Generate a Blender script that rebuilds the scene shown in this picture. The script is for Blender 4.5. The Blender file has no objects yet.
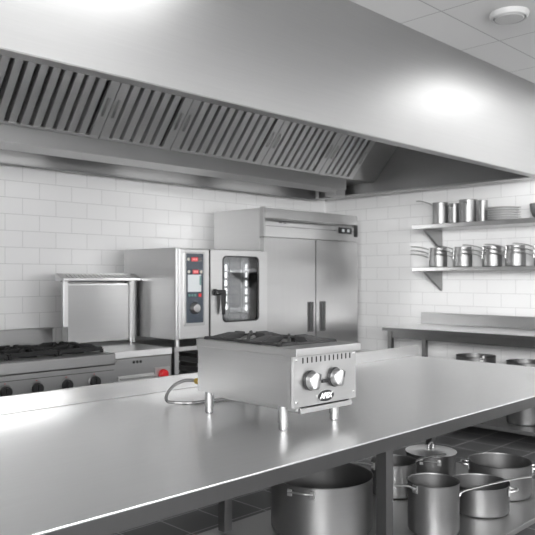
import bpy, bmesh, math
from mathutils import Vector, Matrix, Euler

S = bpy.context.scene
COL = S.collection
PI = math.pi

# ------------------------------------------------------------------ materials
MATS = {}


def new_mat(name):
    m = bpy.data.materials.new(name)
    m.use_nodes = True
    nt = m.node_tree
    b = nt.nodes['Principled BSDF']
    MATS[name] = m
    return m, nt, b


def plain(name, col, rough=.5, metal=0., emit=None, estr=1., spec=None, coat=0.):
    m, nt, b = new_mat(name)
    b.inputs['Base Color'].default_value = (*col, 1)
    b.inputs['Roughness'].default_value = rough
    b.inputs['Metallic'].default_value = metal
    if emit:
        b.inputs['Emission Color'].default_value = (*emit, 1)
        b.inputs['Emission Strength'].default_value = estr
    if coat:
        b.inputs['Coat Weight'].default_value = coat
        b.inputs['Coat Roughness'].default_value = .08
    # faint surface variation so that nothing is perfectly uniform
    tc = nt.nodes.new('ShaderNodeTexCoord')
    nz = nt.nodes.new('ShaderNodeTexNoise')
    nz.inputs['Scale'].default_value = 18
    nz.inputs['Detail'].default_value = 3
    mr = nt.nodes.new('ShaderNodeMapRange')
    mr.inputs['To Min'].default_value = max(0.02, rough - .04)
    mr.inputs['To Max'].default_value = min(1, rough + .04)
    nt.links.new(tc.outputs['Object'], nz.inputs['Vector'])
    nt.links.new(nz.outputs['Fac'], mr.inputs['Value'])
    nt.links.new(mr.outputs['Result'], b.inputs['Roughness'])
    return m


def steel(name, base=.56, rough=.3, grain=(3, 3, 160), bump=.02, dr=.06, aniso=0.):
    """brushed stainless steel: the grain runs along the axis with the small scale"""
    m, nt, b = new_mat(name)
    b.inputs['Metallic'].default_value = 1
    tc = nt.nodes.new('ShaderNodeTexCoord')
    mp = nt.nodes.new('ShaderNodeMapping')
    mp.inputs['Scale'].default_value = grain
    nz = nt.nodes.new('ShaderNodeTexNoise')
    nz.inputs['Scale'].default_value = 1
    nz.inputs['Detail'].default_value = 4
    nz.inputs['Roughness'].default_value = .65
    nt.links.new(tc.outputs['Object'], mp.inputs['Vector'])
    nt.links.new(mp.outputs['Vector'], nz.inputs['Vector'])
    mr = nt.nodes.new('ShaderNodeMapRange')
    mr.inputs['To Min'].default_value = rough - dr
    mr.inputs['To Max'].default_value = rough + dr
    nt.links.new(nz.outputs['Fac'], mr.inputs['Value'])
    nt.links.new(mr.outputs['Result'], b.inputs['Roughness'])
    mc = nt.nodes.new('ShaderNodeMapRange')
    mc.inputs['To Min'].default_value = base * .95
    mc.inputs['To Max'].default_value = base * 1.05
    nt.links.new(nz.outputs['Fac'], mc.inputs['Value'])
    cc = nt.nodes.new('ShaderNodeCombineColor')
    for k in ('Red', 'Green', 'Blue'):
        nt.links.new(mc.outputs['Result'], cc.inputs[k])
    nt.links.new(cc.outputs['Color'], b.inputs['Base Color'])
    if aniso:
        b.inputs['Anisotropic'].default_value = aniso
        tg = nt.nodes.new('ShaderNodeTangent')
        tg.direction_type = 'RADIAL'
        tg.axis = 'Z'
        nt.links.new(tg.outputs['Tangent'], b.inputs['Tangent'])
    bp = nt.nodes.new('ShaderNodeBump')
    bp.inputs['Strength'].default_value = bump
    bp.inputs['Distance'].default_value = .002
    nt.links.new(nz.outputs['Fac'], bp.inputs['Height'])
    nt.links.new(bp.outputs['Normal'], b.inputs['Normal'])
    return m


def tiles(name, ax, bw, rh, off, mortar, c1, c2, cm, rough, ox=0., oz=0., bump=.3, rm=.7):
    """tiles laid in the plane of the two axes ax; object coordinates are metres"""
    m, nt, b = new_mat(name)
    tc = nt.nodes.new('ShaderNodeTexCoord')
    sp = nt.nodes.new('ShaderNodeSeparateXYZ')
    cb = nt.nodes.new('ShaderNodeCombineXYZ')
    nt.links.new(tc.outputs['Object'], sp.inputs[0])
    for k, (a, o) in enumerate(zip(ax, (ox, oz))):
        ad = nt.nodes.new('ShaderNodeMath')
        ad.operation = 'ADD'
        ad.inputs[1].default_value = o
        nt.links.new(sp.outputs[a], ad.inputs[0])
        nt.links.new(ad.outputs[0], cb.inputs[k])
    br = nt.nodes.new('ShaderNodeTexBrick')
    br.offset = off
    br.inputs['Scale'].default_value = 1
    br.inputs['Brick Width'].default_value = bw
    br.inputs['Row Height'].default_value = rh
    br.inputs['Mortar Size'].default_value = mortar
    br.inputs['Mortar Smooth'].default_value = .25
    br.inputs['Bias'].default_value = 0
    br.inputs['Color1'].default_value = (*c1, 1)
    br.inputs['Color2'].default_value = (*c2, 1)
    br.inputs['Mortar'].default_value = (*cm, 1)
    nt.links.new(cb.outputs[0], br.inputs['Vector'])
    nt.links.new(br.outputs['Color'], b.inputs['Base Color'])
    mr = nt.nodes.new('ShaderNodeMapRange')
    mr.inputs['To Min'].default_value = rough
    mr.inputs['To Max'].default_value = rm
    nt.links.new(br.outputs['Fac'], mr.inputs['Value'])
    nt.links.new(mr.outputs['Result'], b.inputs['Roughness'])
    bp = nt.nodes.new('ShaderNodeBump')
    bp.inputs['Strength'].default_value = bump
    bp.inputs['Distance'].default_value = .003
    bp.invert = True
    nt.links.new(br.outputs['Fac'], bp.inputs['Height'])
    nt.links.new(bp.outputs['Normal'], b.inputs['Normal'])
    return m


RANGEM = steel('steel_range', .34, .36, (2, 2, 90), .004, dr=.03)
HPM = steel('steel_hotplate', .48, .36, (2, 2, 90), .004, dr=.03)
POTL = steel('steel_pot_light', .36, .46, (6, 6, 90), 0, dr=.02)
LEGM = steel('steel_leg', .30, .48, (60, 60, 3), .004, dr=.03)
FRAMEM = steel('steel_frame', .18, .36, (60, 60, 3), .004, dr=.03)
ENDP = steel('steel_hood_end', .30, .42, (3, 3, 60), .01)
SHELFM = steel('steel_undershelf', .42, .38, (2, 90, 90), .01)
TABLE = steel('steel_worktop', .88, .31, (2, 60, 60), .003, dr=.02)
PANEL = steel('steel_panel_brushed', .56, .33, (2, 2, 90), .004, dr=.03)
PANELV = steel('steel_panel_upright_grain', .49, .33, (90, 90, 2), .004, dr=.03)
HOODM = steel('steel_hood', .43, .38, (2, 2, 90), .003, dr=.02)
DARKSTEEL = steel('steel_hood_inner', .46, .38, (3, 60, 60), .015)
FILTERM = steel('steel_filter', .68, .5, (60, 3, 3), .01)
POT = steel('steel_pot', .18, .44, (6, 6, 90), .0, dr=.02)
POTIN = steel('steel_pot_polished', .62, .2, (20, 20, 20), .01)
CHROME = steel('steel_polished', .44, .38, (30, 30, 30), .01)
KNOBM = steel('steel_knob', .32, .36, (60, 60, 60), .01)
WHITE_TILE_B = tiles('white_wall_tile', (0, 2), .312, .1415, .5, .0028, (.82, .82, .82), (.80, .80, .80), (.56, .56, .56), .22, ox=.026, oz=.065)
WHITE_TILE_R = tiles('white_wall_tile_side', (1, 2), .312, .1415, .5, .0028, (.82, .82, .82), (.80, .80, .80), (.56, .56, .56), .22, ox=.05, oz=.065)
FLOOR_TILE = tiles('grey_floor_tile', (0, 1), .3, .3, 0., .006, (.105, .105, .108), (.088, .088, .09), (.36, .36, .36), .45, ox=.08, oz=.05, rm=.8)
CEIL_TILE = tiles('ceiling_tile', (0, 1), .833, .833, 0., .006, (.47, .47, .47), (.46, .46, .46), (.28, .28, .28), .8, ox=0., oz=.0, rm=.8)
PAINTD = plain('painted_wall_grey', (.5, .5, .5), .6)
PAINT = plain('painted_wall', (.8, .8, .8), .6)
CAST = plain('cast_iron', (.012, .012, .0125), .75)
BLACK = plain('black_plastic', (.012, .012, .013), .35)
VOID = plain('black_opening', (.004, .004, .004), .8)
RUBBER = plain('grey_foot_plastic', (.10, .10, .10), .5)
NAVY = plain('navy_glass_panel', (.022, .034, .052), .25, coat=.5)
REDLED = plain('red_display', (.30, .02, .025), .4, emit=(1, .05, .06), estr=.22)
PINKLED = plain('lit_display_digits', (.5, .2, .2), .4, emit=(1, .5, .5), estr=.35)
LCD = plain('pale_screen', (.45, .47, .48), .3, emit=(.75, .8, .82), estr=.12)
GREENISH = plain('teal_button', (.10, .22, .20), .4)
REDKNOB = plain('red_plastic', (.62, .015, .02), .35)
CREAM = plain('cream_button', (.55, .52, .46), .4)
BRASS = plain('brass', (.72, .50, .12), .3, 1.)
WHITEPL = plain('white_plastic', (.36, .36, .36), .6)
CERAMIC = plain('white_china', (.78, .78, .78), .18)
HOSEM = steel('hose_braid', .30, .42, (200, 200, 200), .1)
BADGE_W = plain('white_lettering', (.85, .85, .85), .4)
LAMP = plain('lamp_diffuser', (.8, .8, .8), .5, emit=(1, 1, 1), estr=4.)
HLAMP = plain('hood_lamp_diffuser', (.8, .8, .8), .5, emit=(1, 1, 1), estr=2.)
OLAMP = plain('oven_light_strip', (.8, .8, .8), .5, emit=(1, 1, 1), estr=2.2)
def thin_glass(name, tint, refl):
    """thin pane: mostly clear, with a mirror sheen that grows towards grazing angles"""
    m, nt, b = new_mat(name)
    nt.nodes.remove(b)
    out = nt.nodes['Material Output']
    tr = nt.nodes.new('ShaderNodeBsdfTransparent')
    tr.inputs[0].default_value = (*tint, 1)
    gl = nt.nodes.new('ShaderNodeBsdfGlossy')
    gl.inputs['Roughness'].default_value = .03
    fr = nt.nodes.new('ShaderNodeFresnel')
    fr.inputs['IOR'].default_value = refl
    mx = nt.nodes.new('ShaderNodeMixShader')
    nt.links.new(fr.outputs[0], mx.inputs[0])
    nt.links.new(tr.outputs[0], mx.inputs[1])
    nt.links.new(gl.outputs[0], mx.inputs[2])
    nt.links.new(mx.outputs[0], out.inputs['Surface'])
    return m


GLASS = thin_glass('oven_glass', (.86, .87, .88), 1.45)
PANE = thin_glass('window_pane', (.97, .97, .97), 1.3)


# ------------------------------------------------------------------ mesh builder
class MB:
    def __init__(self):
        self.bm = bmesh.new()

    def _merge(self, b, mat=None):
        if mat is not None:
            bmesh.ops.transform(b, matrix=mat, verts=b.verts)
        me = bpy.data.meshes.new('tmp')
        b.to_mesh(me)
        b.free()
        self.bm.from_mesh(me)
        bpy.data.meshes.remove(me)
        return self

    def box(self, lo, hi, bev=.0015, seg=2, mat=None):
        b = bmesh.new()
        c = [(lo[i] + hi[i]) / 2 for i in range(3)]
        s = [abs(hi[i] - lo[i]) for i in range(3)]
        bmesh.ops.create_cube(b, size=1, matrix=Matrix.Translation(c) @ Matrix.Diagonal((*s, 1)))
        bev = min(bev, min(s) * .45)
        if bev > 0:
            bmesh.ops.bevel(b, geom=b.edges[:], offset=bev, segments=seg, profile=.5, affect='EDGES')
        return self._merge(b, mat)

    def lathe(self, prof, seg=40, mat=None, center=(0, 0, 0), axis='Z', closed=False):
        """prof: (radius, height) pairs; caps are made by radius 0"""
        b = bmesh.new()
        rings = []
        for r, z in prof:
            if r < 1e-6:
                rings.append([b.verts.new((0, 0, z))])
            else:
                rings.append([b.verts.new((r * math.cos(2 * PI * k / seg), r * math.sin(2 * PI * k / seg), z)) for k in range(seg)])
        pairs = list(zip(rings, rings[1:]))
        if closed:
            pairs.append((rings[-1], rings[0]))
        for A, B in pairs:
            for k in range(seg):
                k2 = (k + 1) % seg
                if len(A) == 1 and len(B) == 1:
                    continue
                if len(A) == 1:
                    b.faces.new((A[0], B[k2], B[k]))
                elif len(B) == 1:
                    b.faces.new((A[k], A[k2], B[0]))
                else:
                    b.faces.new((A[k], A[k2], B[k2], B[k]))
        bmesh.ops.recalc_face_normals(b, faces=b.faces)
        M = Matrix.Translation(center)
        if axis == 'Y-':
            M = M @ Matrix.Rotation(PI / 2, 4, 'X')     # +z -> -y
        elif axis == 'X':
            M = M @ Matrix.Rotation(PI / 2, 4, 'Y')
        return self._merge(b, M if mat is None else mat @ M)

    def cyl(self, c, r, h, seg=28, axis='Z', bev=.001, mat=None, r2=None):
        r2 = r if r2 is None else r2
        bev = min(bev, r * .4, h * .4)
        return self.lathe([(0, 0), (r - bev, 0), (r, bev), (r2, h - bev), (r2 - bev, h), (0, h)], seg, mat, c, axis)

    def tube(self, pts, r, seg=10, smooth=6, flat=None, mat=None, r_end=None):
        """round (or flattened) bar along a smoothed path"""
        P = [Vector(p) for p in pts]
        if smooth > 1 and len(P) > 2:
            Q = []
            for i in range(len(P) - 1):
                p0, p1, p2, p3 = P[max(i - 1, 0)], P[i], P[i + 1], P[min(i + 2, len(P) - 1)]
                for k in range(smooth):
                    t = k / smooth
                    Q.append(.5 * ((2 * p1) + (p2 - p0) * t + (2 * p0 - 5 * p1 + 4 * p2 - p3) * t * t + (3 * p1 - p0 - 3 * p2 + p3) * t ** 3))
            Q.append(P[-1])
            P = Q
        b = bmesh.new()
        rings = []
        up = Vector((0, 0, 1))
        prevn = None
        for i, p in enumerate(P):
            d = (P[min(i + 1, len(P) - 1)] - P[max(i - 1, 0)]).normalized()
            if prevn is None:
                n = up.cross(d)
                if n.length < .05:
                    n = Vector((1, 0, 0)).cross(d)
            else:
                n = prevn - d * prevn.dot(d)
            n.normalize()
            prevn = n
            m = d.cross(n)
            a, c = (r, r) if flat is None else flat
            if r_end is not None:
                f = i / (len(P) - 1)
                a = a * (1 - f) + r_end * f
                c = c * (1 - f) + r_end * f
            rings.append([b.verts.new(p + n * a * math.cos(2 * PI * k / seg) + m * c * math.sin(2 * PI * k / seg)) for k in range(seg)])
        for A, B in zip(rings, rings[1:]):
            for k in range(seg):
                b.faces.new((A[k], A[(k + 1) % seg], B[(k + 1) % seg], B[k]))
        b.faces.new(rings[0][::-1])
        b.faces.new(rings[-1])
        bmesh.ops.recalc_face_normals(b, faces=b.faces)
        return self._merge(b, mat)

    def prism(self, pts, d, axis, at, bev=0., mat=None):
        """2-D outline extruded by d from 'at' along an axis; outline in the two other axes in order"""
        b = bmesh.new()

        def v(p, h):
            if axis == 'X':
                return (h, p[0], p[1])
            if axis == 'Y':
                return (p[0], h, p[1])
            return (p[0], p[1], h)
        A = [b.verts.new(v(p, at)) for p in pts]
        B = [b.verts.new(v(p, at + d)) for p in pts]
        n = len(pts)
        b.faces.new(A)
        b.faces.new(B[::-1])
        for k in range(n):
            b.faces.new((A[k], B[k], B[(k + 1) % n], A[(k + 1) % n]))
        bmesh.ops.recalc_face_normals(b, faces=b.faces)
        if bev:
            bmesh.ops.bevel(b, geom=b.edges[:], offset=bev, segments=2, profile=.5, affect='EDGES')
        return self._merge(b, mat)

    def ring(self, outer, inner, d, axis, at, bev=0.):
        """plate with a hole: two outlines of equal length"""
        b = bmesh.new()

        def v(p, h):
            if axis == 'X':
                return (h, p[0], p[1])
            if axis == 'Y':
                return (p[0], h, p[1])
            return (p[0], p[1], h)
        L = [[b.verts.new(v(p, h)) for p in o] for o in (outer, inner) for h in (at, at + d)]
        n = len(outer)
        for k in range(n):
            j = (k + 1) % n
            b.faces.new((L[0][k], L[0][j], L[2][j], L[2][k]))
            b.faces.new((L[1][k], L[3][k], L[3][j], L[1][j]))
            b.faces.new((L[0][k], L[1][k], L[1][j], L[0][j]))
            b.faces.new((L[2][k], L[2][j], L[3][j], L[3][k]))
        bmesh.ops.recalc_face_normals(b, faces=b.faces)
        if bev:
            bmesh.ops.bevel(b, geom=[x for x in b.edges if x.calc_face_angle(0) > .3], offset=bev, segments=2, profile=.5, affect='EDGES')
        return self._merge(b)

    def build(self, name, mat, parent=None, loc=None, ang=32):
        me = bpy.data.meshes.new(name)
        self.bm.to_mesh(me)
        self.bm.free()
        for p in me.polygons:
            p.use_smooth = True
        me.set_sharp_from_angle(angle=math.radians(ang))
        me.materials.append(mat)
        o = bpy.data.objects.new(name, me)
        COL.objects.link(o)
        wn = o.modifiers.new('flat_faces', 'WEIGHTED_NORMAL')
        wn.keep_sharp = True
        wn.weight = 100
        if parent is not None:
            o.parent = parent
        if loc is not None:
            o.location = loc
        return o


def rrect(x0, z0, x1, z1, r, n=6):
    out = []
    for cx, cz, a0 in ((x1 - r, z1 - r, 0), (x0 + r, z1 - r, 90), (x0 + r, z0 + r, 180), (x1 - r, z0 + r, 270)):
        for k in range(n + 1):
            a = math.radians(a0 + 90 * k / n)
            out.append((cx + r * math.cos(a), cz + r * math.sin(a)))
    return out


def tag(o, label, cat, group=None):
    o['label'] = label
    o['category'] = cat
    if group:
        o['group'] = group
    return o


def thing(name, label, cat, loc=(0, 0, 0), rz=0., group=None):
    o = bpy.data.objects.new(name, None)
    o.empty_display_size = .1
    COL.objects.link(o)
    o.location = loc
    o.rotation_euler = (0, 0, rz)
    return tag(o, label, cat, group)


def struct(o):
    o['kind'] = 'structure'
    return o


def copy_tree(o, parent=None):
    c = o.copy()
    COL.objects.link(c)
    if parent is not None:
        c.parent = parent
    for ch in list(o.children):
        copy_tree(ch, c)
    return c


def text_mesh(name, s, size, mat, parent, M, depth=.0006, shear=0., sx=1.):
    cu = bpy.data.curves.new(name, 'FONT')
    cu.body = s
    cu.size = size
    cu.extrude = depth
    cu.shear = shear
    cu.align_x = 'CENTER'
    cu.align_y = 'CENTER'
    cu.offset = size * .03
    t = bpy.data.objects.new(name + '_curve', cu)
    COL.objects.link(t)
    bpy.context.view_layer.update()
    me = bpy.data.meshes.new_from_object(t.evaluated_get(bpy.context.evaluated_depsgraph_get()))
    bpy.data.objects.remove(t)
    me.transform(M @ Matrix.Diagonal((sx, 1, 1, 1)))
    me.materials.clear()
    me.materials.append(mat)
    o = bpy.data.objects.new(name, me)
    COL.objects.link(o)
    o.parent = parent
    return o


# ------------------------------------------------------------------ the room
RX, BY, CZ = 6.8, 5.75, 3.31
LX, FY = -2.2, -3.0
struct(MB().box((LX - .1, FY - .1, -.1), (RX + .1, BY + .1, 0), 0).build('floor', FLOOR_TILE))
struct(MB().box((LX - .1, FY - .1, CZ), (RX + .1, BY + .1, CZ + .1), 0).build('ceiling', CEIL_TILE))
struct(MB().box((LX - .1, BY, 0), (RX + .1, BY + .1, CZ), 0).build('wall_back', WHITE_TILE_B))
struct(MB().box((RX, FY - .1, 0), (RX + .1, BY, CZ), 0).build('wall_right', WHITE_TILE_R))
for side, spans in (('front', [(-.6, 1.9), (2.5, 5.0)]), ('left', [(-2.9, -1.8), (-1.6, -.5)])):  # unseen windows behind the camera, added to brighten the room
    WZ0, WZ1, FILL = (1.30, 2.25, 11.) if side == 'front' else (1.75, 3.15, 70.)
    wf = MB()
    lo, hi = (LX, RX) if side == 'front' else (FY, BY)

    def slab(u0, u1, z0, z1):
        if side == 'front':
            wf.box((u0, FY - .1, z0), (u1, FY, z1), 0)
        else:
            wf.box((LX - .1, u0, z0), (LX, u1, z1), 0)
    slab(lo, hi, 0, WZ0)
    slab(lo, hi, WZ1, CZ)
    e = [lo] + [v for p in spans for v in p] + [hi]
    for a, c in zip(e[::2], e[1::2]):
        slab(a, c, WZ0, WZ1)
    struct(wf.build('wall_' + side, PAINT if side == 'left' else PAINTD))
    for a, c in spans:
        NWIN = len([o for o in bpy.data.objects if o.name.startswith('window_')]) + 1
        ax, at = ('Y', FY - .09) if side == 'front' else ('X', LX - .09)
        fm = MB()
        fm.ring([(a, WZ0), (c, WZ0), (c, WZ1), (a, WZ1)], [(a + .05, WZ0 + .05), (c - .05, WZ0 + .05), (c - .05, WZ1 - .05), (a + .05, WZ1 - .05)], .06, ax, at)
        mid = (a + c) / 2
        fm.prism([(mid - .025, WZ0 + .05), (mid + .025, WZ0 + .05), (mid + .025, WZ1 - .05), (mid - .025, WZ1 - .05)], .045, ax, at + .005)
        wo = struct(fm.build('window_%d' % NWIN, WHITEPL))
        MB().prism([(a + .05, WZ0 + .05), (c - .05, WZ0 + .05), (c - .05, WZ1 - .05), (a + .05, WZ1 - .05)], .006, ax, at + .024).build('pane', PANE, wo)
        ld = bpy.data.lights.new('fill_light', 'AREA')  # added fill lamp in the window opening
        ld.shape = 'RECTANGLE'
        ld.size, ld.size_y = c - a, WZ1 - WZ0
        ld.energy = FILL * PI * ld.size * ld.size_y
        lo_ = bpy.data.objects.new('fill_light', ld)
        COL.objects.link(lo_)
        lo_.location = (mid, FY - .1, (WZ0 + WZ1) / 2) if side == 'front' else (LX - .1, mid, (WZ0 + WZ1) / 2)
        lo_.rotation_euler = (PI / 2, 0, 0) if side == 'front' else (PI / 2, 0, -PI / 2)

# ceiling lamps: the hood front mirrors the first two, the rest are added fill
LAMPS = [(2.0, 2.15, 'over the left part of the worktable'), (6.08, 1.95, 'near the right wall above the worktable'),
         (-1.2, 1.95, 'added for fill at the left end of the front row')]
for y, row in ((-.35, 'second'), (-1.9, 'third')):
    for x, w in ((-1.1, 'at the left end'), (1.1, 'left of the middle'), (3.3, 'right of the middle'), (5.5, 'at the right end')):
        LAMPS.append((x, y, w + ' of the ' + row + ' row from the hood, added for fill'))
for k, (x, y, w) in enumerate(LAMPS):
    t = thing('ceiling_light', 'flat rectangular ceiling light panel ' + w, 'ceiling light', (x, y, CZ), 0, 'ceiling light panels')
    MB().ring(rrect(-.62, -.32, .62, .32, .005), rrect(-.59, -.29, .59, .29, .004), .02, 'Z', -.02).build('frame', WHITEPL, t)
    MB().box((-.59, -.29, -.014), (.59, .29, -.002), .001).build('diffuser', LAMP, t)

t = thing('ceiling_speaker', 'round white disc fitting on the ceiling tiles above the hood end', 'ceiling speaker', (4.52, 2.19, CZ))
MB().lathe([(.08, 0), (.128, 0), (.130, -.010), (.122, -.034), (.112, -.040), (.106, -.038), (.100, -.026), (.08, -.026)], 48, closed=True).build('rim', WHITEPL, t)
MB().lathe([(0, -.026), (.098, -.026), (.098, -.034), (.092, -.042), (0, -.045)], 48).build('cover', WHITEPL, t)

# ------------------------------------------------------------------ extractor hood
HX0, HX1, HY0, HY1, HZ = -2.19, 6.55, 2.82, 5.62, 2.467
hood = thing('extractor_hood', 'large stainless steel extractor hood hanging from the ceiling along the back wall', 'extractor hood')
MB().box((HX0, HY0, HZ), (HX1, HY0 + .02, CZ), .004, 3).build('front_panel', HOODM, hood)
MB().box((HX1 - .02, HY0 + .021, HZ), (HX1, HY1, CZ), .003).build('end_panel', ENDP, hood)
# inward folded lip along the front, the end and the back
lip = MB()
lip.box((HX0, HY0 + .004, HZ - .004), (HX1 - .004, HY0 + .085, HZ + .012), .004, 3)
lip.box((HX1 - .10, HY0 + .086, HZ - .004), (HX1 - .004, HY1, HZ + .012), .004, 3)
lip.build('lip', HOODM, hood)
bk = MB()
bk.box((HX0, HY1 - .02, HZ - .018), (HX1 - .1, HY1, CZ), .003)
bk.box((HX0, HY1 - .06, HZ - .020), (HX1 - .1, HY1, HZ - .007), .005, 3)
bk.build('back_panel', ENDP, hood)
# filter bank: from (y 4.8, z 2.61) leaning forward up to (y 4.5, z 2.96)
P0 = Vector((0, 4.80, 2.612))
U = Vector((0, -.30, .35)) * 1.18
LEN = U.length
U.normalize()
N = Vector((1, 0, 0)).cross(U)
FM = Matrix(((1, 0, 0, 0), (0, U.y, N.y, P0.y), (0, U.z, N.z, P0.z), (0, 0, 0, 1)))
bounds = [-.16, .84, 1.90, 2.93, 3.62, 4.70, 5.55, 6.12]
for a, c in zip(bounds, bounds[1:]):
    f = MB()
    e0, e1 = a + .003, c - .003
    st = .082
    f.box((e0, .0, .0), (e1, .022, .03), .002, mat=FM)
    f.box((e0, LEN - .022, .0), (e1, LEN, .03), .002, mat=FM)
    f.box((e0, 0, 0), (e0 + st, LEN, .028), .002, mat=FM)
    f.box((e1 - st, 0, 0), (e1, LEN, .028), .002, mat=FM)
    gap = .033
    n = max(2, round((e1 - e0 - 2 * st + .063) / .096))
    slat = (e1 - e0 - 2 * st - n * gap) / (n - 1)
    for k in range(n):
        x = e0 + st + k * (gap + slat)
        if k < n - 1:
            f.box((x + gap, .012, .004), (x + gap + slat, LEN - .012, .024), .006, mat=FM)
            f.box((x + gap - .001, .02, -.03), (x + gap + .001, LEN - .02, .012), .0005, mat=FM)
    fo = f.build('filter', FILTERM, hood)
    for hx in (a + .045, c - .045):
        h = MB()
        h.box((hx - .013, LEN * .36, .0275), (hx + .013, LEN * .66, .0335), .002, mat=FM)
        h.tube([(hx - .009, LEN * .40, .03), (hx - .009, LEN * .40, .048), (hx - .009, LEN * .62, .048), (hx - .009, LEN * .62, .03)], .004, 8, 4, mat=FM)
        h.build('handle', PANEL, fo)
ch = MB()
ch.box((HX0, 4.80, 2.475), (6.04, 4.815, 2.612), .002)          # gutter front
ch.box((HX0, 4.815, 2.475), (6.04, 5.10, 2.487), .002)          # gutter floor
ch.box((HX0, 5.09, 2.475), (6.04, 5.102, 2.60), .002)
ch.build('grease_gutter', DARKSTEEL, hood)
pl = MB()
pl.box((HX0, HY0 + .03, 3.028), (HX1 - .02, 4.46, 3.04), 0)      # closing plate between filters and front
pl.box((6.122, 0, 0), (HX1 - .022, LEN + .03, .02), .001, mat=FM)
pl.box((6.042, 4.80, 2.60), (HX1 - .022, 5.60, 2.61), 0)
pl.box((HX0, 5.10, 2.66), (HX1 - .022, 5.60, 2.67), 0)
pl.build('inner_plate', DARKSTEEL, hood)
MB().box((6.27, 5.14, 2.462), (6.445, 5.30, 2.60), .004).build('grease_box', HOODM, hood)
for x in (-.8, .9, 2.6, 4.3, 5.6):
    MB().box((x - .45, 5.22, 2.545), (x + .45, 5.32, 2.58), .004).build('lamp', HLAMP, hood)

# ------------------------------------------------------------------ central worktable
wt = thing('worktable', 'long brushed steel worktable with upstand and undershelf carrying the two-burner hotplate', 'worktable')
TX0, TX1, TY0, TY1, TZ = -.10, 4.72, 1.590, 3.09, .9
MB().box((TX0, TY0, TZ - .007), (TX1, TY1, TZ), .0025).build('tabletop', TABLE, wt)
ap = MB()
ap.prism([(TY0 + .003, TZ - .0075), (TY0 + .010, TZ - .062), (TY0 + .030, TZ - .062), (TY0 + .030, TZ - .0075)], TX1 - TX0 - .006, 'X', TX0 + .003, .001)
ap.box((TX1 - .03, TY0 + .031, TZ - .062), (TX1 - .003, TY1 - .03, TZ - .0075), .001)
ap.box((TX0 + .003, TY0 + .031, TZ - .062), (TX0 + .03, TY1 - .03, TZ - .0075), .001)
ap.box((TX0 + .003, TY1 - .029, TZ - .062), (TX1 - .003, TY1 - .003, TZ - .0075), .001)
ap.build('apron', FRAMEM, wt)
MB().box((TX0, TY1 - .022, TZ + .0005), (TX1 + .06, TY1, TZ + .08), .003).build('upstand', PANEL, wt)
MB().box((.3, 1.625, .205), (4.36, 2.72, .235), .004).build('undershelf', SHELFM, wt)
for x in (.36, 2.34, 4.27):
    for y in (1.655, 2.635):
        lg = MB().box((x, y, .03), (x + .05, y + .05, TZ - .008), .002).build('leg', FRAMEM, wt)
        MB().cyl((x + .025, y + .025, 0), .018, .03).build('foot', RUBBER, lg)

# ------------------------------------------------------------------ two-burner hotplate on the table
HPX, HPY, HPZ = 2.228, 2.19, .9
hp = thing('countertop_hotplate', 'two-burner stainless steel countertop gas hotplate standing on the worktable', 'hotplate', (HPX, HPY, HPZ), math.radians(-2))
W2, D0, D1 = .192, -.315, .295        # half width, front and back
body = MB()
body.box((-W2, D0, .10), (W2, D1, .285), .003)
body.box((-W2 - .003, D0 - .002, .10), (-W2 + .02, D0 + .02, .285), .003)
bo = body.build('body', HPM, hp)
# front control panel
cp = MB().box((-W2 + .001, D0 - .006, .10), (W2 + .002, D0 - .0005, .304), .002).build('control_panel', HPM, hp)
sl = MB()
for k in range(12):
    x = -.136 + k * .0262
    sl.box((x - .0035, D0 - .0068, .274), (x + .0035, D0 - .0058, .297), .0005)
sl.build('vent_slot', VOID, cp)
for x, z in ((-.172, .290), (.178, .293), (-.172, .122), (.178, .128)):
    MB().lathe([(0, .004), (.004, .0035), (.006, .001), (.006, 0)], 14, None, (x, D0 - .006, z), 'Y-').build('screw', CHROME, cp)
MB().box((-.03, D0 - .016, .186), (.052, D0 - .005, .200), .002).build('pilot_port', BLACK, cp)
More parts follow.
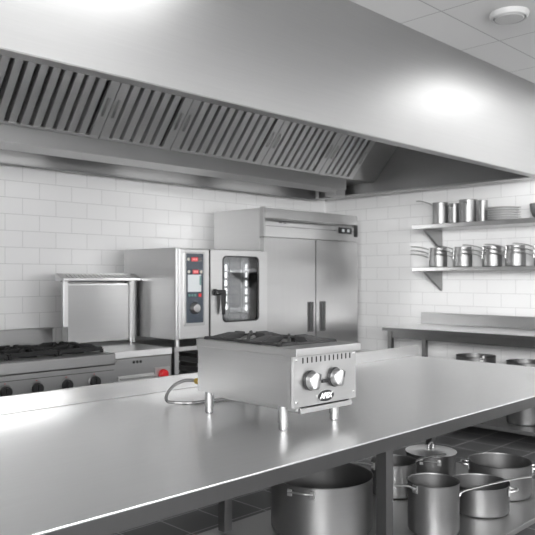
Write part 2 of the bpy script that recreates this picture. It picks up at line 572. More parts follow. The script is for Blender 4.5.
# top frame with the wide front landing ledge
tp = MB()
zt0, zt1 = .305, .338
xo, xi, yf, yb = W2 + .006, W2 - .012, D0 + .085, D1 - .018
tp.ring([(-xo, D0 - .03), (xo, D0 - .03), (xo, D1 + .003), (-xo, D1 + .003)], [(-xi, yf), (xi, yf), (xi, yb), (-xi, yb)], zt1 - zt0, 'Z', zt0, .0035)
tp.box((-W2 - .002, D0, .284), (W2 + .002, D1, .306), .001)
tp.build('top_frame', HPM, hp)
MB().box((-W2 + .0125, D0 + .086, .3062), (W2 - .0125, D1 - .0185, .310), .001).build('spill_tray', DARKSTEEL, hp)
for y in (-.105, .150):
    b = MB()
    b.lathe([(0, .31), (.058, .31), (.058, .318), (.045, .324), (.03, .326), (0, .326)], 32, None, (0, y, 0))
    bb = b.build('burner', CAST, hp)
    MB().lathe([(0, .3262), (.030, .3262), (.034, .330), (.030, .336), (0, .338)], 28, None, (0, y, 0)).build('burner_cap', CHROME if y > 0 else CAST, bb)
    gr = MB()
    x0, x1, y0, y1 = -.162, .162, y - .121, y + .121
    z0, z1 = .338, .348
    for (u, v) in (((x0, y0), (x1, y0)), ((x0, y1), (x1, y1)), ((x0, y0), (x0, y1)), ((x1, y0), (x1, y1))):
        gr.box((min(u[0], v[0]) - .006, min(u[1], v[1]) - .006, z0), (max(u[0], v[0]) + .006, max(u[1], v[1]) + .006, z1), .003)
    for ang in range(0, 360, 45):
        a = math.radians(ang)
        dx, dy = math.cos(a), math.sin(a)
        tmax = min(.162 / abs(dx) if abs(dx) > 1e-6 else 9, .121 / abs(dy) if abs(dy) > 1e-6 else 9)
        M = Matrix.Translation((0, y, 0)) @ Matrix.Rotation(a, 4, 'Z')
        gr.prism([(.040, .352), (.06, .342), (tmax, .338), (tmax, .348), (.10, .366), (.040, .366)], .012, 'Y', -.006, .002, mat=M)
    for u, v in ((x0, y0), (x1, y0), (x0, y1), (x1, y1)):
        gr.box((u - .008, v - .008, .311), (u + .008, v + .008, z0 + .004), .002)
    gr.build('grate', CAST, hp)
# knobs
for kx in (-.098, .048):
    z = .204
    kb = MB()
    kb.lathe([(0, .002), (.040, .002), (.041, .010), (.038, .016), (0, .016)], 36, None, (kx, D0 - .006, z), 'Y-')
    ko = kb.build('knob', BLACK, hp)
    gb_ = MB()
    gb_.lathe([(.0, .016), (.037, .016), (.037, .021), (.033, .034), (.029, .038), (0, .038)], 36, None, (kx, D0 - .006, z), 'Y-')
    M = Matrix.Translation((kx, D0 - .006, z)) @ Matrix.Rotation(math.radians(14), 4, 'Y')
    gb_.prism([(-.036, -.016), (.036, -.016), (.033, -.050), (.024, -.056), (-.024, -.056), (-.033, -.050)], .017, 'Z', -.0085, .003, mat=M @ Matrix.Rotation(PI / 2, 4, 'Y'))
    gb_.build('grip', KNOBM, ko)
    MB().box((-.0015, -.0578, .004), (.0015, -.0558, .030), .0005, mat=M).build('pointer', BLACK, ko)
# badge with the maker's lettering
bx, bz = -.002, .131
el = lambda a, b, n=40: [(bx + a * math.cos(2 * PI * k / n), bz + b * math.sin(2 * PI * k / n)) for k in range(n)]
bd = MB().prism(el(.050, .024), .003, 'Y', D0 - .009).build('badge', BLACK, cp)
MB().ring(el(.053, .0265), el(.049, .0232), .0035, 'Y', D0 - .0092).build('badge_rim', CHROME, bd)
text_mesh('lettering', 'APEX', .031, BADGE_W, bd, Matrix.Translation((bx, D0 - .0095, bz)) @ Matrix.Rotation(PI / 2, 4, 'X'), shear=.25, sx=.95)
# drip tray under the panel
MB().box((-.150, D0 - .004, .0965), (.150, D0 + .02, .0998), .0005).build('tray_slot', VOID, hp)
dt = MB()
dt.box((-.158, D0 - .016, .076), (.158, D0 - .010, .096), .002)
dt.box((-.152, D0 - .010, .076), (.152, D1 - .06, .080), .001)
dt.box((-.152, D0 - .010, .076), (-.148, D1 - .06, .096), .001)
dt.box((.148, D0 - .010, .076), (.152, D1 - .06, .096), .001)
dt.build('drip_tray', HPM, hp)
for x in (-.158, .158):
    MB().box((x - .012, D0 - .004, .082), (x + .004, D0 + .05, .0995), .001).build('tray_runner', HPM, hp)
for x, y in ((-.169, -.242), (.138, -.244), (-.160, .250), (.150, .250)):
    if True:
        lg = MB().lathe([(0, .0995), (.020, .0995), (.021, .097), (.021, .030), (.019, .028), (0, .028)], 28, None, (x, y, 0)).build('leg', LEGM, hp)
        MB().lathe([(0, .028), (.018, .028), (.019, .024), (.0185, .006), (.016, .0005), (0, .0005)], 28, None, (x, y, 0)).build('foot', LEGM, lg)
MB().cyl((-.172, D1 + .038, .138), .0145, .037, 6, 'Y-').build('gas_inlet', BRASS, hp)

hs = MB()
hs.tube([(2.0685, 2.535, 1.038), (2.060, 2.560, 1.038), (2.042, 2.595, 1.033), (2.024, 2.640, 1.008), (2.022, 2.690, .962), (2.052, 2.725, .920), (2.11, 2.705, .9085),
         (2.155, 2.66, .9085), (2.28, 2.637, .9085), (2.42, 2.61, .9085), (2.56, 2.68, .9085), (2.64, 2.85, .9085)], .0078, 12, 8)
tag(hs.build('gas_hose', HOSEM), 'thin braided steel gas hose looping onto the worktable behind the hotplate', 'gas hose')

# ------------------------------------------------------------------ cookware
def pot_profile(R, h, th=.003, flare=.004, corner=.014):
    return [(0, 0), (R - corner, 0), (R - corner * .3, corner * .3), (R, corner), (R, h - .006), (R + flare, h - .001), (R + flare, h + .001), (R + flare * .3, h + .001),
            (R - th, h - .005), (R - th, corner), (R - corner, th), (0, th)]


def loop_handle(m, R, z, ang, w=.055, out=.04, r=.005):
    M = Matrix.Rotation(ang, 4, 'Z')
    m.tube([(R - .001, -w, z), (R + out * .6, -w * .95, z + .006), (R + out, -w * .55, z + .010), (R + out, w * .55, z + .010), (R + out * .6, w * .95, z + .006), (R - .001, w, z)], r, 10, 5, mat=M)
    for s in (-1, 1):
        m.box((R - .004, s * w - .012, z - .022), (R + .004, s * w + .012, z + .012), .002, mat=M)


def long_handle(m, R, z, ang, L=.2, rise=.03, w=(.011, .005)):
    M = Matrix.Rotation(ang, 4, 'Z')
    m.tube([(R - .002, 0, z - .012), (R + .02, 0, z - .006), (R + .06, 0, z + rise * .35), (R + L * .7, 0, z + rise * .9), (R + L, 0, z + rise)], .006, 10, 5, flat=w, mat=M)
    m.box((R - .003, -.017, z - .034), (R + .005, .017, z + .006), .002, mat=M)
    for s in (-1, 1):
        m.lathe([(0, .004), (.004, .003), (.005, 0)], 10, M @ Matrix.Translation((R + .005, s * .010, z - .022)) @ Matrix.Rotation(PI / 2, 4, 'Y'))


def pan(name, label, cat, loc, R, h, long=(), loops=(), group=None, L=.2, rise=.03, lid=False, w=.055, seg=56, mat=None):
    t = thing(name, label, cat, loc, 0, group)
    MB().lathe(pot_profile(R, h), seg).build('body', mat or POT, t, ang=40)
    for a in long:
        m = MB()
        if isinstance(a, tuple):
            long_handle(m, R, a[1], a[0], a[2], a[3])
        else:
            long_handle(m, R, h - .012, a, L, rise)
        m.build('handle', CHROME, t)
    for a in loops:
        m = MB()
        loop_handle(m, R, h - .03, a, w)
        m.build('handle', CHROME, t)
    if lid:
        l = MB().lathe([(0, h + .022), (R * .5, h + .018), (R * .9, h + .006), (R + .006, h + .0045), (R + .006, h + .0015), (R * .9, h + .003), (0, h + .017)], seg).build('lid', TABLE, t, ang=40)
        m = MB()
        m.tube([(-.026, 0, h + .018), (-.026, 0, h + .040), (-.014, 0, h + .054), (.014, 0, h + .054), (.026, 0, h + .040), (.026, 0, h + .018)], .005, 10, 5)
        m.build('knob', CHROME, l)
    return t


SZ = .2352
G1 = 'pots on the worktable undershelf'
RAD = math.radians
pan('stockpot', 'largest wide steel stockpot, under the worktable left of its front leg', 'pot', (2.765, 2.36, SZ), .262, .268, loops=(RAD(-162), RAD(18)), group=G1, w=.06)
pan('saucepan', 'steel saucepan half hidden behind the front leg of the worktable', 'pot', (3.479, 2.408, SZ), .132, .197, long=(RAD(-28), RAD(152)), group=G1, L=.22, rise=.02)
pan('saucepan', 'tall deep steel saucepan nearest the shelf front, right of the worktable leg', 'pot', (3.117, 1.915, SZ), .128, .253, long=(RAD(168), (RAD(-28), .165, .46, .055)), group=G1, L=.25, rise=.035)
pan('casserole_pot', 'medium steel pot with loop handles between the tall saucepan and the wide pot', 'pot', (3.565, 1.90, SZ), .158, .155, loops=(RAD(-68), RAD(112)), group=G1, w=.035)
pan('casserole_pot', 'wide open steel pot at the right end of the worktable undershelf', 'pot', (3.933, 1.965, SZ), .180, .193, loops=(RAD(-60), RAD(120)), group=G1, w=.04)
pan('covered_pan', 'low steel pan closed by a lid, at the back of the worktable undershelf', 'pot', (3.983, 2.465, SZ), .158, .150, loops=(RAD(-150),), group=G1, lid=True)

# ------------------------------------------------------------------ cooking range (left)
rg = thing('gas_range', 'stainless steel gas range with black grates and black knobs against the tiled wall', 'range', (0, 0, 0))
X0, X1, Y0 = 1.30, 2.985, 4.65
MB().box((X0, Y0 + .003, .15), (X1, 5.62, .925), .004).build('body', RANGEM, rg)
MB().box((X0 - .004, Y0 - .03, .845), (X1 + .004, Y0 + .11, .935), .012, 3).build('front_ledge', RANGEM, rg)
MB().box((X0, Y0 + .111, .9255), (X1, 5.58, .932), .002).build('hob_top', DARKSTEEL, rg)
rp = MB().box((X0, Y0 - .006, .60), (X1, Y0 + .0025, .842), .003).build('control_panel', RANGEM, rg)
MB().box((X0, Y0 - .0075, .803), (X1, Y0 - .0065, .807), 0).build('groove', BLACK, rp)
for k in range(7):
    x = 2.811 - .2305 * k
    kb = MB()
    kb.lathe([(.0, .001), (.050, .001), (.052, .006), (.046, .012), (0, .012)], 32, None, (x, Y0 - .0065, .733), 'Y-')
    ko = kb.build('knob', RANGEM, rg)
    gk = MB()
    gk.lathe([(0, .012), (.043, .012), (.040, .034), (.036, .038), (0, .038)], 32, None, (x, Y0 - .0065, .733), 'Y-')
    gk.box((x - .008, Y0 - .058, .700), (x + .008, Y0 - .040, .766), .003)
    gk.build('grip', BLACK, ko)
    m = MB().box((x - .004, Y0 - .0085, .788), (x + .004, Y0 - .0066, .793), .0005)
    m.build('mark', REDKNOB, ko)
for x in (2.955, 2.44, 1.98):
    MB().cyl((x + .015, Y0 - .0065, .70), .012, .012, 16, 'Y-').build('igniter_button', BLACK, rg)
od = MB().box((X0 + .05, Y0 - .02, .2), (X1 - .05, Y0 + .0025, .585), .006).build('oven_door', RANGEM, rg)
MB().tube([(X0 + .2, Y0 - .02, .54), (X0 + .2, Y0 - .06, .54), (X1 - .2, Y0 - .06, .54), (X1 - .2, Y0 - .02, .54)], .012, 10, 1).build('handle', CHROME, od)
for x in (X0 + .08, X1 - .08):
    for y in (Y0 + .1, 5.5):
        MB().cyl((x, y, 0), .025, .15).build('leg', CHROME, rg)
bg = MB()
bg.box((X0, 5.583, .9255), (2.975, 5.63, 1.085), .004)
bg.box((X0, 5.565, 1.075), (2.975, 5.5825, 1.085), .003)
bg.build('backguard', RANGEM, rg)
for row, yc in enumerate((4.885, 5.128)):
    for k in range(4):
        xc = 2.78 - k * .385
        z = .9325
        b = MB().lathe([(0, z), (.075, z), (.075, z + .012), (.05, z + .022), (0, z + .024)], 28, None, (xc, yc, 0)).build('burner', CAST, rg)
        gr = MB()
        a2, b2 = .178, .108
        for s in (-1, 1):
            gr.box((xc - a2, yc + s * b2 - .010, z + .014), (xc + a2, yc + s * b2 + .010, z + .046), .004)
            gr.box((xc + s * a2 - .010, yc - b2, z + .014), (xc + s * a2 + .010, yc + b2, z + .040), .004)
        for ang in range(0, 360, 45):
            a = RAD(ang)
            tm = min(a2 / max(abs(math.cos(a)), 1e-6), b2 / max(abs(math.sin(a)), 1e-6))
            M = Matrix.Translation((xc, yc, 0)) @ Matrix.Rotation(a, 4, 'Z')
            gr.prism([(.05, z + .034), (.07, z + .020), (tm, z + .016), (tm, z + .046), (tm * .8, z + .062), (.05, z + .066)], .018, 'Y', -.009, .003, mat=M)
        for sx in (-1, 1):
            for sy in (-1, 1):
                gr.box((xc + sx * a2 - .011, yc + sy * b2 - .011, z), (xc + sx * a2 + .011, yc + sy * b2 + .011, z + .03), .003)
        gr.build('grate', CAST, rg)

# ------------------------------------------------------------------ flat-topped unit beside the range
un = thing('griddle_unit', 'flat-topped steel cooking unit with a red knob between the range and the oven', 'griddle')
UX0, UX1, UY = 2.995, 3.57, 4.68
MB().box((UX0 + .005, UY + .02, .12), (UX1, 5.6, .875), .004).build('body', RANGEM, un)
MB().box((UX0 + .003, UY, .876), (UX1 + .004, 5.62, .935), .008, 3).build('top', TABLE, un)
pnl = MB().box((UX0 + .008, UY + .008, .60), (UX1 - .002, UY + .0195, .872), .003).build('control_panel', RANGEM, un)
dd = MB()
for k in range(3):
    dd.cyl((3.195 + k * .033, UY + .0078, .842), .0115, .006, 16, 'Y-')
dd.build('indicator', BLACK, pnl)
hd = MB().box((3.04, UY - .012, .66), (3.385, UY + .0075, .742), .006).build('drawer', PANEL, un)
hh = MB()
hh.box((3.05, UY - .034, .715), (3.375, UY - .0125, .730), .004)
hh.box((3.07, UY - .020, .695), (3.095, UY - .0125, .705), .002)
hh.box((3.33, UY - .020, .695), (3.355, UY - .0125, .705), .002)
hh.build('handle', DARKSTEEL, hd)
MB().box((3.395, UY - .002, .66), (3.55, UY + .0075, .78), .003).build('switch_plate', DARKSTEEL, un)
MB().lathe([(0, 0), (.040, 0), (.042, .01), (.036, .034), (.028, .04), (0, .041)], 28, None, (3.473, UY - .0025, .723), 'Y-').build('knob', REDKNOB, un)
for x in (UX0 + .07, UX1 - .07):
    for y in (UY + .1, 5.5):
        MB().cyl((x, y, 0), .022, .12).build('leg', CHROME, un)

fl = thing('flue_riser', 'upright steel flue riser with slotted top vent standing behind the flat-topped unit', 'flue riser', (0, 0, .935))
FX0, FX1, FYF = 2.89, 3.65, 5.26
m = MB()
m.box((2.942, FYF + .006, .03), (3.535, FYF + .016, .515), .002)
m.build('front_sheet', RANGEM, fl)
m = MB()
m.box((2.945, FYF + .017, .03), (3.535, FYF + .11, .53), .003)
m.build('casing', PANEL, fl)
MB().box((2.895, FYF - .004, .17), (2.941, FYF + .03, .553), .006).build('side_post', PANEL, fl)
MB().lathe([(0, .04), (.052, .04), (.055, .045), (.055, .553), (0, .553)], 32, None, (3.592, FYF + .056, 0)).build('column', LEGM, fl)
MB().cyl((3.575, FYF + .03, .0005), .016, .04, 16).build('foot', CHROME, fl)
tpp = MB()
tpp.box((2.893, FYF - .012, .5535), (3.652, FYF + .012, .576), .003)
tpp.prism([(FYF + .0125, .5535), (FYF + .125, .5535), (FYF + .125, .616), (FYF + .115, .616), (FYF + .0125, .570)], .04, 'X', 2.893, .002)
tpp.prism([(FYF + .0125, .5535), (FYF + .125, .5535), (FYF + .125, .616), (FYF + .115, .616), (FYF + .0125, .570)], .04, 'X', 3.612, .002)
tpp.box((2.9335, FYF + .117, .5535), (3.6115, FYF + .125, .616), .002)
tpo = tpp.build('vent_frame', PANEL, fl)
lv = MB()
for k in range(18):
    x = 2.937 + k * .0378
    lv.prism([(FYF + .0125, .563), (FYF + .1165, .603), (FYF + .1165, .613), (FYF + .0125, .570)], .018, 'X', x)
lv.build('vent_slats', PANEL, tpo)
MB().box((2.934, FYF + .013, .545), (3.611, FYF + .1165, .5555), 0).build('vent_floor', VOID, tpo)

# ------------------------------------------------------------------ combi oven on its stand
ov = thing('combi_oven', 'steel combi oven with glass door, navy control panel and black lever handle', 'oven', (0, 0, 0))
OX0, OX1, OY0, OY1, OZ0, OZ1 = 3.657, 4.715, 4.745, 5.52, .985, 1.765
bm_ = MB()
bm_.prism([(OX0 + .016, OY0), (OX0 + .006, OY0 + .003), (OX0 + .002, OY0 + .008), (OX0, OY0 + .016), (OX0, OY1), (4.02, OY1), (4.02, OY0)], OZ1 - OZ0, 'Z', OZ0)
bm_.box((4.0205, OY0, OZ1 - .05), (OX1, OY1, OZ1), .003)
bm_.box((4.0205, OY0, OZ0), (OX1, OY1, OZ0 + .09), .003)
bm_.box((OX1 - .03, OY0, OZ0 + .09), (OX1, OY1, OZ1 - .05), .003)
bm_.box((4.0205, OY1 - .03, OZ0 + .09), (OX1 - .03, OY1, OZ1 - .05), .003)
bm_.build('body', PANEL, ov)
MB().box((OX0 + .003, OY0 + .02, OZ1 + .0005), (OX1 - .003, OY1, OZ1 + .006), .002).build('roof', PANEL, ov)
MB().box((OX0 + .02, OY0 - .028, OZ0 + .004), (4.006, OY0 - .0005, OZ1 - .004), .006, 3).build('front_fascia', PANEL, ov)
# door with a window
DX0, DX1, DZ0, DZ1 = 4.014, 4.713, OZ0 + .004, OZ1 - .004
n = 8
dr = MB()
dr.ring(rrect(DX0, DZ0, DX1, DZ1, .012, n), rrect(4.15, 1.115, 4.60, 1.708, .045, n), .040, 'Y', OY0 - .044)
door = dr.build('door', PANEL, ov)
MB().prism(rrect(4.152, 1.117, 4.598, 1.706, .043, n), .008, 'Y', OY0 - .034).build('window', GLASS, door)
MB().ring(rrect(4.147, 1.112, 4.603, 1.711, .047, n), rrect(4.158, 1.123, 4.592, 1.700, .038, n), .0035, 'Y', OY0 - .0475).build('window_seal', BLACK, door)
MB().box((DX0 - .0075, OY0 - .034, DZ0), (DX0 - .0005, OY0 - .002, DZ1), 0).build('door_gap', BLACK, ov)
hm = MB()
hm.cyl((4.055, OY0 - .044, 1.385), .03, .022, 24, 'Y-')
hm.box((4.035, OY0 - .095, 1.362), (4.15, OY0 - .066, 1.408), .012, 3)
hm.prism([(4.098, 1.405), (4.152, 1.405), (4.150, 1.30), (4.138, 1.185), (4.116, 1.185), (4.106, 1.30)], .028, 'Y', OY0 - .096, .008)
hm.build('handle', BLACK, door)
# rack rails and light strips on the cavity's right wall
cv = MB()
for yy in (4.90, 5.02, 5.20, 5.33):
    cv.box((OX1 - .052, yy - .006, OZ0 + .0905), (OX1 - .040, yy + .006, OZ1 - .0505), .001)
for k in range(6):
    z = 1.17 + k * .085
    cv.box((OX1 - .058, 4.80, z), (OX1 - .0525, 5.47, z + .006), .001)
    cv.box((4.045, 4.80, z), (4.0505, 5.47, z + .006), .001)
cv.build('rack', CHROME, ov)
for yy in (4.955, 5.255):
    ls = MB()
    for k in range(6):
        z = 1.195 + k * .0785
        ls.box((OX1 - .039, yy - .009, z), (OX1 - .031, yy + .009, z + .056), .002)
    ls.build('light_strip', OLAMP, ov)
# navy control panel
cx0, cx1 = 3.738, 3.930
pf = MB().ring(rrect(cx0 - .018, 1.098, cx1 + .016, 1.736, .015, n), rrect(cx0, 1.125, cx1, 1.722, .008, n), .014, 'Y', OY0 - .0425)
pf.build('panel_trim', CHROME, ov)
yp = OY0 - .0385
pn = MB().box((cx0 - .001, yp, 1.124), (cx1 + .001, OY0 - .0285, 1.723), .001).build('navy_panel', NAVY, ov)
yq = yp - .002
def chip(name, mat, x0, z0, x1, z1, d=.002):
    return MB().box((x0, yp - d, z0), (x1, yp - .0002, z1), .0006).build(name, mat, pn)
d1 = chip('display', REDLED, 3.798, 1.655, 3.870, 1.690)
chip('display_end', RUBBER, 3.872, 1.657, 3.915, 1.688)
d2 = chip('display', REDLED, 3.812, 1.548, 3.876, 1.582)
m = MB()
for zc, xs in ((1.6725, (3.815, 3.834, 3.853)), (1.565, (3.827, 3.844, 3.861))):
    for x in xs:
        m.box((x - .005, yp - .003, zc - .009), (x + .005, yp - .0021, zc + .009), .0004)
m.build('display_segment', PINKLED, pn)
bt = MB()
for x, z in ((3.765, 1.672), (3.770, 1.565), (3.905, 1.565)):
    bt.lathe([(0, .004), (.012, .004), (.014, .002), (.014, .0002)], 20, None, (x, yp, z), 'Y-')
bt.build('button', CREAM, pn)
chip('screen', LCD, 3.757, 1.392, 3.905, 1.540)
m = MB()
for x, z in ((3.775, 1.362), (3.806, 1.362), (3.838, 1.362)):
    m.box((x - .011, yp - .003, z - .011), (x + .011, yp - .0002, z + .011), .001)
m.box((3.885, yp - .0032, 1.45), (3.903, yp - .0021, 1.53), .0005)
m.build('key', GREENISH, pn)
chip('red_key', REDKNOB, 3.876, 1.348, 3.905, 1.376, .003)
kn = MB().lathe([(0, 0), (.050, 0), (.052, .006), (.046, .016), (.038, .034), (.034, .038), (0, .040)], 36, None, (3.832, yp - .0003, 1.252), 'Y-').build('knob', CHROME, pn)
for x in (OX0 + .06, OX1 - .06):
    for y in (OY0 + .06, OY1 - .06):
        MB().cyl((x, y, .9215), .024, .063, 20).build('foot', CHROME, ov)

stn = thing('oven_stand', 'open steel stand with tray runners carrying the combi oven', 'stand')
m = MB()
m.box((OX0 - .01, OY0, .885), (OX1, OY1, .921), .003)
so = m.build('top', PANEL, stn)
for x in (OX0 - .005, OX1 - .05):
    for y in (OY0 + .005, OY1 - .05):
        MB().box((x, y, 0), (x + .045, y + .045, .8845), .003).build('leg', PANELV, stn)
MB().box((OX0 + .05, OY0 + .05, .18), (OX1 - .055, OY1 - .06, .20), .002).build('shelf', PANEL, stn)
for k in range(6):
    z = .36 + k * .085
    for x in (OX0 + .045, OX0 + .40, OX1 - .10):
        rn = MB()
        rn.prism([(x, z), (x + .05, z), (x + .05, z + .008), (x + .006, z + .008), (x + .006, z + .035), (x, z + .035)], OY1 - OY0 - .12, 'Y', OY0 + .06)
        rn.build('tray_runner', CHROME, stn)
MB().box((OX0 + .04, OY1 - .045, .21), (OX1 - .05, OY1 - .035, .88), 0).build('back_sheet', BLACK, stn)

# ------------------------------------------------------------------ upright refrigerator
fr = thing('refrigerator', 'tall two-door stainless steel refrigerator in the corner right of the combi oven', 'refrigerator')
RX0, RX1, RY0, RY1 = 4.785, 6.27, 4.82, 5.56
MB().box((RX0, RY0 + .055, .12), (RX1, RY1, 2.195), .004).build('cabinet', PANEL, fr)
hdm = MB()
hdm.prism([(RY0 + .03, 2.205), (RY0 + .006, 2.198), (RY0 + .004, 2.10), (RY0 + .018, 2.085), (RY0 + .004, 2.06), (RY0 + .004, 1.915), (RY0 + .0545, 1.915), (RY0 + .0545, 2.205)], RX1 - RX0 - .03, 'X', RX0 + .028)
hdo = hdm.build('header_panel', PANEL, fr)
MB().box((RX0, RY0 + .002, 1.915), (RX0 + .0275, RY0 + .0545, 2.205), .002).build('header_cap', DARKSTEEL, fr)
MB().box((RX0 + .03, RY0 + .0015, 2.020), (RX1 - .004, RY0 + .0035, 2.024), 0).build('groove', BLACK, hdo)
dsp = MB().box((5.935, RY0 - .004, 1.995), (6.16, RY0 + .0035, 2.062), .003).build('display', BLACK, hdo)
m = MB()
for x in (5.985, 6.075):
    m.box((x, RY0 - .0055, 2.013), (x + .042, RY0 - .0042, 2.044), .001)
m.build('display_window', LCD, dsp)
MB().box((6.205, RY0 - .006, 1.965), (6.262, RY0 + .0035, 2.095), .004).build('vent', BLACK, hdo)
m = MB()
for k in range(2):
    m.box((5.00 + k * .065, RY0 + .002, 2.056), (5.045 + k * .065, RY0 + .0035, 2.066), .0005)
m.build('emblem', RUBBER, hdo)
for (a, b, hx0, hx1) in ((RX0 + .004, 5.548, 5.430, 5.510), (5.562, RX1 - .004, 5.622, 5.705)):
    dm = MB()
    dm.ring(rrect(a, .17, b, 1.905, .006, 3), rrect(hx0, .955, hx1, 1.258, .006, 3), .052, 'Y', RY0)
    d = dm.build('door', PANELV, fr)
    MB().box((hx0 + .001, RY0 + .03, .956), (hx1 - .001, RY0 + .05, 1.257), 0).build('handle_recess', BLACK, d)
    MB().ring(rrect(hx0 - .006, .949, hx1 + .006, 1.264, .008, 3), rrect(hx0 + .004, .959, hx1 - .004, 1.254, .005, 3), .004, 'Y', RY0 - .0035).build('handle_frame', RUBBER, d)
MB().box((5.5485, RY0 + .02, .17), (5.5615, RY0 + .05, 1.905), 0).build('door_gap', BLACK, fr)
MB().box((RX0 + .01, RY0 + .06, .06), (RX1 - .01, RY0 + .08, .119), .002).build('kick_plate', DARKSTEEL, fr)
for x in (RX0 + .08, RX1 - .08):
    for y in (RY0 + .14, RY1 - .08):
        MB().cyl((x, y, 0), .03, .12).build('foot', RUBBER, fr)

# ------------------------------------------------------------------ side bench along the right wall
bn = thing('side_bench', 'long steel bench with splashback and lower shelves along the right tiled wall', 'bench')
BX0, BX1, BE = 6.02, 6.785, 4.315
Y_ = .6
MB().box((BX0, Y_, .994), (BX1, BE, 1.0), .002).build('top', TABLE, bn)
MB().box((BX0 + .002, Y_ + .002, .962), (BX1, BE - .002, .9935), .002).build('top_edge', FRAMEM, bn)
MB().box((BX1 - .025, Y_, 1.0005), (BX1, BE - .005, 1.125), .003).build('splashback', SHELFM, bn)
MB().box((BX1 - .055, Y_, 1.112), (BX1 - .0255, BE - .28, 1.125), .003).build('ledge', SHELFM, bn)
MB().box((BX0 + .06, Y_ + .05, .885), (BX0 + .09, BE - .06, .9615), .003).build('rail', FRAMEM, bn)
MB().box((BX0 + .03, Y_ + .02, .535), (BX1 - .01, BE - .02, .56), .003).build('shelf', SHELFM, bn)
MB().box((BX0, Y_ + .02, .115), (BX1 - .01, BE - .02, .15), .004, 3).build('shelf', SHELFM, bn)
for y in (BE - .09, 2.25, .7):
    for x in (BX0 + .045, BX1 - .07):
        if x < 6.3 and y == 2.25:
            continue
        lg = MB().box((x, y, .03), (x + .05, y + .05, .9615), .004).build('leg', FRAMEM, bn)
        MB().cyl((x + .025, y + .025, 0), .018, .03).build('foot', RUBBER, lg)
G2 = 'pots under the side bench'
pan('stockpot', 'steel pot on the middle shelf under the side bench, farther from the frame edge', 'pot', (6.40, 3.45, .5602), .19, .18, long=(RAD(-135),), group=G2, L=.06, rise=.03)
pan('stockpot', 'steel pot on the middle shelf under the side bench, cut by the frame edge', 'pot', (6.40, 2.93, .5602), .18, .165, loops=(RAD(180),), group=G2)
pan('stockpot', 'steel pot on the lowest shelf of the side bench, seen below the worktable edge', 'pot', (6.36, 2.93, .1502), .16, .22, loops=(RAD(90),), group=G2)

# ------------------------------------------------------------------ wall shelves
SX0, SE = 6.385, 4.18
for nm, z1, th in (('upper', 2.075, .047), ('lower', 1.622, .040)):
    t = thing('wall_shelf', {'upper': 'upper steel wall shelf holding tall pots and stacked plates',
                             'lower': 'lower steel wall shelf holding the nested saucepans'}[nm], 'shelf', (0, 0, 0), 0, 'wall shelves on the right wall')
    MB().box((SX0, .8, z1 - th), (6.795, SE, z1), .004, 3).build('board', PANEL, t)
    for y in (4.06, 2.3, 1.0):
        MB().prism([(6.795, z1 - th - .0005), (6.795, z1 - th - .215), (6.775, z1 - th - .205), (6.45, z1 - th - .012), (6.45, z1 - th - .0005)], .03, 'Y', y, .002).build('bracket', ENDP, t)

US = 2.0752
G3 = 'cookware on the upper wall shelf'
pan('saucepan', 'tall saucepan with a long thin handle at the far end of the upper shelf', 'pot', (6.58, 3.958, US), .078, .232, long=(RAD(96),), group=G3, L=.20, rise=.05, seg=36, mat=POTL)
pan('stockpot', 'narrow small pot just right of the long-handled saucepan on the upper shelf', 'pot', (6.60, 3.805, US), .055, .215, loops=(RAD(170),), group=G3, w=.025, seg=36, mat=POTL)
pan('stockpot', 'tallest lidded pot in the middle of the upper shelf', 'pot', (6.57, 3.63, US), .086, .238, loops=(RAD(180),), group=G3, w=.03, lid=False, seg=36, mat=POTL)
pan('stockpot', 'narrow pot between the tallest pot and the plate stack on the upper shelf', 'pot', (6.60, 3.482, US), .05, .225, group=G3, seg=36, mat=POTL)
bw = tag(MB().lathe([(0, 0), (.06, 0), (.085, .03), (.105, .10), (.112, .145), (.108, .147), (.10, .10), (.08, .034), (0, .008)], 40).build('bowl', POTL, loc=(6.58, 2.86, US)),
         'steel bowl right of the plate stack, cut by the frame edge on the upper shelf', 'bowl', G3)
names = ['bottom', 'second lowest', 'third lowest', 'third highest', 'second highest', 'topmost']
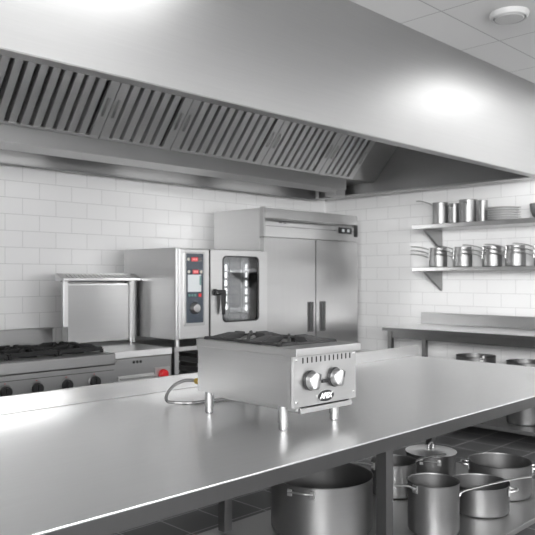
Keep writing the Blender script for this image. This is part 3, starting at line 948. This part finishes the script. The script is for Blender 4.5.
pm = MB().lathe([(0, 0), (.09, 0), (.10, .002), (.164, .015), (.166, .018), (.163, .0195), (.10, .008), (0, .006)], 48).build('plate', CERAMIC)
for k in range(6):
    o = pm if k == 0 else pm.copy()
    if k:
        COL.objects.link(o)
    o.location = (6.585, 3.25, US + k * .0235 + .0002)
    tag(o, names[k] + ' white plate of the stack on the upper shelf', 'plate', 'plates stacked on the upper shelf')

LS = 1.6222
where = ['at the far end of the lower shelf', 'second from the far end of the lower shelf', 'third from the far end of the lower shelf',
         'fourth from the far end of the lower shelf', 'at the frame edge of the lower shelf']
sizes = [(.094, .125, 'outer'), (.0902, .163, 'middle'), (.0864, .200, 'inner')]
protos = []
for (R, h, nm) in sizes:
    protos.append(pan('saucepan', nm + ' saucepan of the nested stack ' + where[0], 'pot', (0, 0, 0), R, h, long=(RAD(117),), group='nested saucepans on the lower shelf', L=.20, rise=.028, seg=36, mat=POTL))
for i, y in enumerate((3.975, 3.685, 3.36, 3.115, 2.83)):
    for k, p in enumerate(protos):
        o = p if i == 0 else copy_tree(p)
        o.location = (6.565, y, LS + k * .0033)
        o['label'] = sizes[k][2] + ' saucepan of the nested stack ' + where[i]

# ------------------------------------------------------------------ camera
F, VP = 700., 965.
yaw = math.atan2(VP - 267.5, F)
cd = bpy.data.cameras.new('camera')
cam = bpy.data.objects.new('camera', cd)
COL.objects.link(cam)
cd.sensor_width = 36
cd.lens = F / 535 * 36
cd.shift_y = 9.5 / 535
cam.location = (0, 0, 1.52)
fwd = Vector((math.cos(yaw), math.sin(yaw), 0))
cam.rotation_euler = (PI / 2, 0, math.atan2(-fwd.x, fwd.y))
cd.clip_end = 50
cd.dof.use_dof = True
cd.dof.focus_distance = 3.0
cd.dof.aperture_fstop = 5.6
S.camera = cam

# ------------------------------------------------------------------ world and view
w = bpy.data.worlds.new('world')
S.world = w
w.use_nodes = True
w.node_tree.nodes['Background'].inputs[0].default_value = (1, 1, 1, 1)
w.node_tree.nodes['Background'].inputs[1].default_value = 2.
S.view_settings.view_transform = 'Standard'
S.view_settings.look = 'None'
S.view_settings.gamma = 1
S.view_settings.exposure = .62
